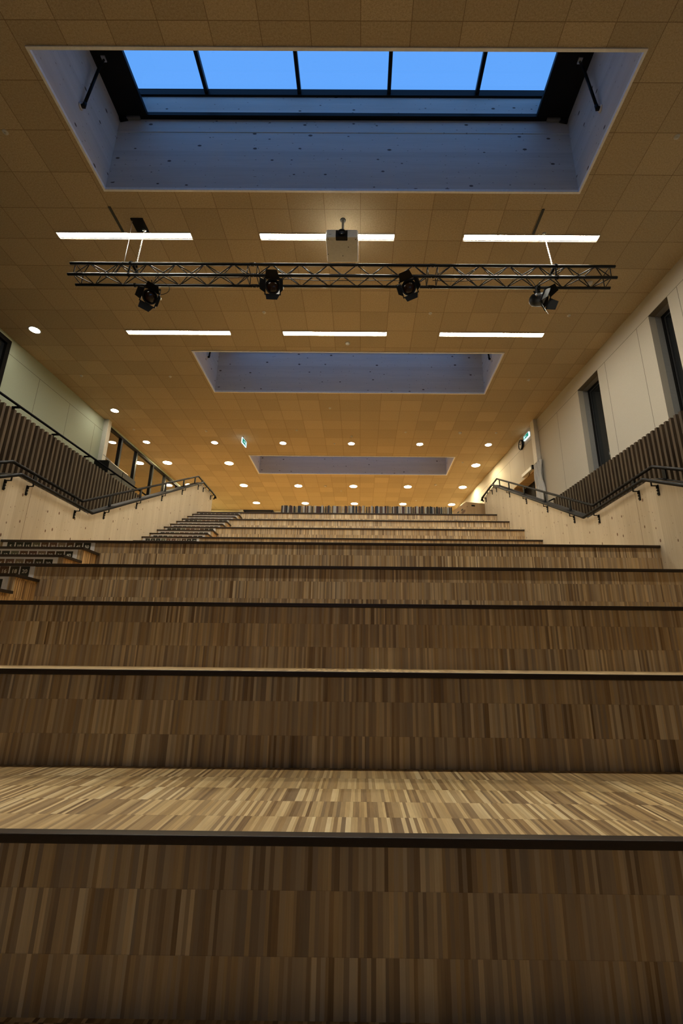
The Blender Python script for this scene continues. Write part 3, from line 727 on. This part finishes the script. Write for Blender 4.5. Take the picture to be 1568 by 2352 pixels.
# chains
def chain(pa, pb, label, wide=.009):
    pa, pb = Vector(pa), Vector(pb); t = thing('suspension_chain', label, 'chain', pb, 'chains and wire holding the truss')
    L = (pa-pb).length; n = int(L/.030); dr = (pa-pb).normalized(); m = MB()
    sx = dr.cross(Vector((0, 1, 0))).normalized(); sy = dr.cross(sx).normalized()
    for i in range(n):
        c_ = pb + dr*(i+.5)*L/n; s1 = sx if i % 2 else sy
        m.tube([c_ + dr*(.021*math.cos(a_)) + s1*(wide*math.sin(a_)) for a_ in [2*PI*q/10 for q in range(10)]], .0034, 5, closed=True)
    m.build('links', CHROME, t)
    m = MB(); m.tube([pb + Vector((0, 0, -.01)), pb + Vector((0, 0, .08))], .020, 12); m.build('connector', CHROME, t)
    m = MB(); m.lathe(Matrix.Translation(pa), [(.02, -.02), (.035, 0)], 16); m.build('ceiling_ring', CHROME, t)
chain((-3.84, 6.38, CEIL-.02), (-3.80, TY, TZ+TH+.05), 'bright link chain at the left end of the truss')
chain((3.165, 6.42, CEIL), (3.165, TY, TZ+TH+.05), 'bright link chain at the right end of the truss')
w_ = tag(MB().tube([(-3.97, 6.20, CEIL-.02), (-3.975, 6.22, 8.1), (-3.985, TY-.05, TZ+TH+.02)], .0045, 6).build('safety_wire', CHROME), 'thin steel safety wire left of the left truss chain', 'wire')
for x, w in ((-3.83, 'left'), (3.16, 'right')):
    t = thing('truss_clamp', 'black hoist clamp gripping the truss chords below the %s chain' % w, 'clamp', (x, TY, TZ), 'truss hoist clamps')
    for yy in (-TH, TH):
        MB().tube([(x, TY+yy-.0, TZ+TH-.0), (x+.0, TY+yy, TZ+TH+.035)], .016, 8).tube([(x-.02, TY+yy, TZ+TH), (x+.02, TY+yy, TZ+TH)], .036, 12).build('coupler', BLACK, t)
        MB().tube([(x-.015, TY+yy, TZ-TH), (x+.015, TY+yy, TZ-TH)], .034, 12).build('coupler', BLACK, t)
    m = MB(); m.box(x-.018, x+.018, TY-TH, TY+TH, TZ+TH+.02, TZ+TH+.055)
    m.tube([(x, TY-TH, TZ+TH+.03), (x-.02, TY-TH, TZ-TH)], .014, 8)
    m.build('yoke', BLACK, t)
    m = MB(); m.tube([(x+.05, TY-.02, TZ+TH+.02), (x+.035, TY-.02, TZ+TH+.13)], .018, 8); m.build('lever', BLACK, t)
for pts, w in (([(-3.95, TY-TH-.02, TZ+TH), (-4.02, TY-TH, TZ+.0), (-4.05, TY-TH-.02, TZ-TH)], 'hanging loop'),):
    m = MB(); n_ = 9; P_ = [Vector(p) for p in pts]
    m2 = []
    for i in range(2):
        for q in range(5): m2.append(P_[i].lerp(P_[i+1], q/5))
    for i, p in enumerate(m2): m.tube([p + Vector((.012*math.cos(a_)*(1 if i % 2 else 0), .012*math.cos(a_)*(0 if i % 2 else 1), .016*math.sin(a_))) for a_ in [2*PI*q/8 for q in range(8)]], .006, 5, closed=True)
    tag(m.build('black_chain', BLACK), 'short black chain looped over the left end of the truss', 'chain')

# spotlights (theatre fresnels with barn doors)
LENS = N('amber_lens', .12, .6).color((.02, .008, .003)).mat
def spotlight(x, yc, pitch, yaw, roll, label, first=None):
    zc = TZ - TH
    t = thing('stage_spotlight', label, 'spotlight', (x, yc, zc), 'stage spotlights on the truss')
    m = MB(); m.tube([(x-.02, yc, zc), (x+.02, yc, zc)], .036, 12).box(x-.018, x+.018, yc-.022, yc+.022, zc-.06, zc-.02).tube([(x, yc-.03, zc+.01), (x, yc-.075, zc+.05)], .009, 6)
    m.build('clamp', BLACK, t)
    D = .245
    C0 = Vector((x, yc, zc-D))
    R0 = Matrix.Rotation(yaw, 4, 'Z')
    Y_ = Matrix.Translation(C0) @ R0
    m = MB()
    m.obox(Y_, -.135, .135, -.014, .014, D-.075, D-.062)
    m.obox(Y_, -.135, -.127, -.014, .014, -.02, D-.062); m.obox(Y_, .127, .135, -.014, .014, -.02, D-.062)
    m.build('yoke', BLACK, t)
    m = MB(); m.tube([Y_ @ Vector((.135, 0, 0)), Y_ @ Vector((.165, 0, 0))], .018, 10); m.tube([Y_ @ Vector((-.135, 0, 0)), Y_ @ Vector((-.165, 0, 0))], .018, 10); m.build('knob', CHROME, t)
    B = Y_ @ Matrix.Rotation(pitch, 4, 'X') @ Matrix.Rotation(roll, 4, 'Y')     # local -Y is the beam direction
    F = B @ Matrix.Rotation(PI/2, 4, 'X')                                       # local Z of F = beam (-Y)
    m = MB(); m.lathe(F, [(0, -.17), (.06, -.165), (.095, -.13), (.105, -.05), (.108, .06), (.118, .065), (.118, .09), (.105, .09), (.10, .07)], 24)
    for a_ in range(5): m.obox(B, -.09, .09, .03+a_*.022, .038+a_*.022, .095, .112)
    m.build('housing', BLACK, t)
    m = MB(); m.lathe(F, [(.102, .060), (.085, .078), (.05, .090), (0, .094)], 24); m.build('lens', LENS, t)
    # barn doors: frame and four flaps
    m = MB()
    for (u0, u1, v0, v1) in ((-.13, .13, -.13, -.112), (-.13, .13, .112, .13), (-.13, -.112, -.112, .112), (.112, .13, -.112, .112)):
        m.obox(F, u0, u1, v0, v1, .088, .100)
    m.build('accessory_frame', BLACK, t)
    for q, op in ((0, .75), (1, .45), (2, .75), (3, .45)):
        M_ = F @ Matrix.Rotation(q*PI/2, 4, 'Z') @ Matrix.Translation((0, -.118, .100)) @ Matrix.Rotation(op, 4, 'X')
        w0, w1 = (.115, .085) if q % 2 == 0 else (.10, .075)
        m = MB(); m.prism([(-w0, 0), (w0, 0), (w1, .145), (-w1, .145)], lambda u, v, w: M_ @ Vector((u, w, v)), -.0015, .0015)
        m.build('barn_door', BLACK, t)
    return t
DN = math.radians(38)
spotlight(-3.53, TY+TH, DN, .25, .35, 'black stage spotlight, leftmost on the truss, with a cable loop')
spotlight(-1.45, TY-TH, DN*.8, .05, 0.0, 'black stage spotlight, second from the left on the truss')
spotlight(.745, TY-TH, DN*.8, -.2, -.25, 'black stage spotlight, third from the left, with tilted barn doors')
spotlight(2.935, TY+TH, DN*.7, .85, 0.05, 'black stage spotlight, rightmost on the truss, turned to one side')
def cable(pts, label, r=.0055):
    P_ = [Vector(p) for p in pts]; out = []
    for i in range(len(P_)-1):
        p0, p1, p2, p3 = P_[max(i-1, 0)], P_[i], P_[i+1], P_[min(i+2, len(P_)-1)]
        for q in range(8):
            t_ = q/8
            out.append(.5*((2*p1) + (-p0+p2)*t_ + (2*p0-5*p1+4*p2-p3)*t_*t_ + (-p0+3*p1-3*p2+p3)*t_**3))
    out.append(P_[-1]); return tag(MB().tube(out, r, 6).build('power_cable', CABLE), label, 'cable', 'power cables along the truss')
cable([(-3.38, TY+.10, 7.22), (-3.24, TY+.06, 7.24), (-3.22, TY+.05, 7.34), (-3.33, TY+.02, 7.43), (-3.45, TY, 7.50), (-3.2, TY, 7.53), (-2.6, TY, 7.50), (-2.1, TY, 7.49), (-1.86, TY, 7.51)], 'black power cable from the leftmost spotlight along the truss')
cable([(-1.32, TY-TH-.02, 7.33), (-1.1, TY-.06, 7.42), (-.8, TY, 7.445), (-.2, TY, 7.45), (.35, TY, 7.455), (.62, TY-.05, 7.40)], 'black power cable between the two middle spotlights')
cable([(1.15, TY, 7.46), (1.6, TY, 7.45), (2.0, TY, 7.49), (2.5, TY, 7.53), (2.72, TY, 7.52), (2.85, TY+.05, 7.44), (2.88, TY+.08, 7.34)], 'black power cable running to the rightmost spotlight')

# ------------------------------------------------------------------ projector
pj = thing('projector', 'white ceiling projector on a pole above the truss', 'projector', (-.352, 6.24, 8.05))
bx0, bx1, by0, by1, bz0, bz1 = -.620, -.088, 5.99, 6.50, 8.055, 8.215
MB().prism([(bx0+.02, by0+.0), (bx1-.02, by0), (bx1, by0+.03), (bx1, by1), (bx0, by1), (bx0, by0+.03)], lambda u, v, w: (u, v, w), bz0, bz1).build('body', GREYP, pj, bevel=.012)
MB().prism([(-.455, by0-.01), (-.262, by0-.01), (-.262, by0+.055), (-.272, by0+.066), (-.445, by0+.066), (-.455, by0+.055)], lambda u, v, w: (u, v, w), bz0-.003, bz0+.13).build('lens_recess', BLACK, pj)
ML = Matrix.Translation((-.355, by0-.01, bz0+.07)) @ Matrix.Rotation(PI/2, 4, 'X')
ln_ = MB().lathe(ML, [(.060, -.01), (.060, .03), (.050, .036), (.046, .02)], 28).build('lens_barrel', BLACK, pj)
MB().lathe(ML, [(.046, .012), (.03, .022), (0, .026)], 24).build('lens_glass', DARKGLASS, ln_)
MB().tube([(-.352, 6.18, bz1), (-.352, 6.18, CEIL-.02)], .022, 16).build('pole', plain('grey_pole', (.42, .43, .42), .4), pj)
MB().lathe(Matrix.Translation((-.352, 6.18, CEIL-.02)), [(.024, -.0), (.045, .005), (.048, .02)], 24).build('ceiling_flange', plain('dark_flange', (.08, .08, .08), .5), pj)
MB().box(-.46, -.24, 6.08, 6.28, bz1, bz1+.015).build('mount_plate', GREYP, pj)
m = MB()
for x_, y_ in ((-.58, 6.03), (-.13, 6.03), (-.35, 6.36), (-.6, 6.33), (-.25, 6.18)): m.tube([(x_, y_, bz0-.003), (x_, y_, bz0+.002)], .008, 8)
m.build('screw', BLACK, pj)
MB().box(-.575, -.53, by0-.001, by0+.005, bz0+.05, bz0+.06).box(-.575, -.50, by0+.055, by0+.058, bz0-.001, bz0+.001).build('label_marks', plain('label_grey', (.25, .26, .3), .5), pj)

# ------------------------------------------------------------------ things on the upper floor
BY = 13.0
bs = thing('low_bookcase', 'low pine bookcase behind the topmost tier, carrying the row of books', 'bookcase', (.2, BY, UP))
MB().box(-2.42, 2.85, BY-.02, BY+.26, UP, UP+.05).box(-2.42, 2.85, BY-.02, BY+.26, 5.47, 5.50).build('shelf', PINE_DOOR, bs)
m = MB()
for x in (-2.42, -1.1, .2, 1.5, 2.82): m.box(x, x+.03, BY-.02, BY+.26, UP+.05, 5.47)
m.build('upright', PINE_DOOR, bs)
MB().box(-2.42, 2.85, BY+.26, BY+.275, UP, 5.50).build('back_panel', PINE_DOOR, bs)
BC = {'dark brown': (.030, .018, .013), 'black': (.012, .011, .011), 'maroon': (.055, .018, .016), 'dark blue': (.016, .022, .035), 'white': (.42, .42, .40), 'grey': (.17, .16, .15), 'tan': (.26, .19, .10), 'brown': (.09, .052, .033)}
BM = {k_: plain('book_' + k_.replace(' ', '_'), v_, .5, var=.1) for k_, v_ in BC.items()}
PAGE = plain('book_pages', (.50, .47, .38), .8, var=.08)
seq = ['dark brown', 'white', 'brown', 'black', 'white', 'dark brown', 'maroon', 'grey', 'white', 'dark blue', 'tan', 'white', 'brown', 'maroon', 'white', 'tan', 'black', 'brown', 'white', 'dark brown', 'grey', 'dark blue', 'white', 'brown', 'white', 'maroon', 'dark blue', 'tan']
ordn = lambda i: '%d%s' % (i, 'th' if 10 <= i % 100 <= 20 else {1: 'st', 2: 'nd', 3: 'rd'}.get(i % 10, 'th'))
x = -2.34; i = 0; rnd = random.Random(11)
while x < 2.66:
    cname = seq[i % len(seq)] if rnd.random() < .7 else rnd.choice(list(BC)); w = rnd.uniform(.028, .062) * (1.5 if rnd.random() < .08 else 1)
    hgt = rnd.uniform(.225, .258); i += 1
    b_ = thing('book', '%s book, %s from the left end of the row above the topmost tier' % (cname, ordn(i)), 'book', (x+w/2, BY+.02, 5.501), 'books in the row behind the topmost tier')
    MB().box(x+.001, x+.006, BY, BY+.17, 5.501, 5.501+hgt).box(x+w-.006, x+w-.001, BY, BY+.17, 5.501, 5.501+hgt).box(x+.006, x+w-.006, BY, BY+.006, 5.501, 5.501+hgt).build('cover', BM[cname], b_)
    MB().box(x+.006, x+w-.006, BY+.006, BY+.163, 5.505, 5.497+hgt).build('page_block', PAGE, b_)
    x += w + (rnd.uniform(.018, .03) if rnd.random() < .45 else .001)
# crate
cr = thing('wooden_crate', 'brown wooden crate with dark hand holes at the right end of the book row', 'crate', (3.2, 13.0, UP))
Mc = Matrix.Translation((3.035, 12.8, UP)) @ Matrix.Rotation(math.radians(14), 4, 'Z')
MB().obox(Mc, 0, .9, 0, .02, .0, .775).obox(Mc, 0, .02, .02, .88, .0, .775).obox(Mc, .88, .9, .02, .88, 0, .775).obox(Mc, .02, .88, .86, .88, 0, .775).obox(Mc, .02, .88, .02, .86, 0, .03).build('box', CRATE, cr)
MB().obox(Mc, .16, .27, -.003, .001, .655, .70).obox(Mc, -.003, .001, .22, .33, .60, .64).obox(Mc, -.003, .001, .48, .60, .60, .64).build('hand_hole', BLACK, cr)
# bench / posts on the left of the books
bn = thing('low_bench', 'low black topped bench left of the book row, only its top edge showing', 'bench', (-3.0, 13.1, UP))
MB().box(-3.43, -2.56, 12.95, 13.35, 5.545, 5.585).build('top', BLACK, bn)
m = MB()
for x_ in (-3.40, -2.63):
    for y_ in (12.98, 13.28): m.box(x_, x_+.04, y_, y_+.04, UP, 5.545)
m.build('leg', BLACK, bn)
for x_, w in ((-3.60, 'left'), (-2.50, 'right')):
    tag(MB().box(x_, x_+.09, 13.1, 13.19, UP, 5.64 if w == 'left' else 5.60).build('bollard_post', plain('pale_post', (.60, .50, .28), .6)), 'short pale post at the %s end of the low black bench' % w, 'post', 'short pale posts')
# dark counter and clutter on the left gallery
ct = thing('tall_cupboard', 'tall dark cupboard on the left gallery before the glass partition', 'cupboard', (-7.78, 13.7, UP))
MB().box(-7.99, -7.57, 12.86, 14.6, UP, 7.08).build('body', BLACK, ct)
for a_, b_ in ((12.88, 13.71), (13.74, 14.58)):
    dr = MB().box(-7.568, -7.55, a_, b_, UP+.05, 7.05).build('door', BLACK, ct)
    hy = b_-.07 if a_ < 13 else a_+.07
    MB().tube([(-7.55, hy, 6.15), (-7.52, hy, 6.15), (-7.52, hy, 6.30), (-7.55, hy, 6.30)], .006, 6).build('handle', CHROME, dr)
for q in range(3):
    tag(MB().tube([(-7.80+q*.06, 12.95+q*.03, 7.10+.10*(2-q)), (-7.72+q*.06, 13.4+q*.05, 7.10+.05*(2-q)), (-7.68+q*.05, 13.9+q*.1, 7.10)], .012, 6).build('loose_rod', CHROME), ['grey rod, uppermost of the three lying on the dark cupboard', 'grey rod, middle one of the three lying on the dark cupboard', 'grey rod, lowest of the three lying on the dark cupboard'][q], 'rod', 'rods on the dark cupboard')

# ------------------------------------------------------------------ world, camera, view
wd = bpy.data.worlds.new('dusk_sky'); scn.world = wd; wd.use_nodes = True; nt = wd.node_tree
bg = nt.nodes['Background']; bg.inputs[1].default_value = 1.0
tc = nt.nodes.new('ShaderNodeTexCoord'); sx = nt.nodes.new('ShaderNodeSeparateXYZ'); cr_ = nt.nodes.new('ShaderNodeValToRGB')
nt.links.new(tc.outputs['Generated'], sx.inputs[0]); nt.links.new(sx.outputs[2], cr_.inputs[0]); nt.links.new(cr_.outputs[0], bg.inputs[0])
cr_.color_ramp.elements[0].position = .3; cr_.color_ramp.elements[0].color = (.21, .52, 1.08, 1)
cr_.color_ramp.elements[1].position = 1.0; cr_.color_ramp.elements[1].color = (.15, .44, 1.10, 1)

cam = bpy.data.cameras.new('camera'); co = bpy.data.objects.new('camera', cam); COL.objects.link(co); scn.camera = co
FPX, PITCH, YAW, ROLL, CX, CY = 1072.1872, .2903, -.0047, -.0099, 824.1036, 1193.6069
W, H = 1568, 2352
cam.sensor_fit = 'VERTICAL'; cam.sensor_height = 36.0; cam.lens = FPX*36.0/H
cam.shift_x = -(CX - W/2)/H; cam.shift_y = (CY - H/2)/H
cam.clip_start = .05; cam.clip_end = 200
cy_, sy_ = math.cos(YAW), math.sin(YAW)
right0 = Vector((cy_, -sy_, 0)); fwd0 = Vector((sy_, cy_, 0)); up0 = Vector((0, 0, 1))
fwd = fwd0*math.cos(PITCH) + up0*math.sin(PITCH); upv = -fwd0*math.sin(PITCH) + up0*math.cos(PITCH)
# roll: image axes
c_, s_r = math.cos(ROLL), math.sin(ROLL)
ri = right0*c_ - upv*s_r; ui = right0*s_r + upv*c_
M = Matrix((ri, ui, -fwd)).transposed().to_4x4(); M.translation = Vector((0, 0, CAMZ)); co.matrix_world = M
scn.view_settings.view_transform = 'Standard'; scn.view_settings.look = 'None'; scn.view_settings.gamma = 1.0
scn.view_settings.exposure = 0.0; scn.view_settings.use_curve_mapping = False
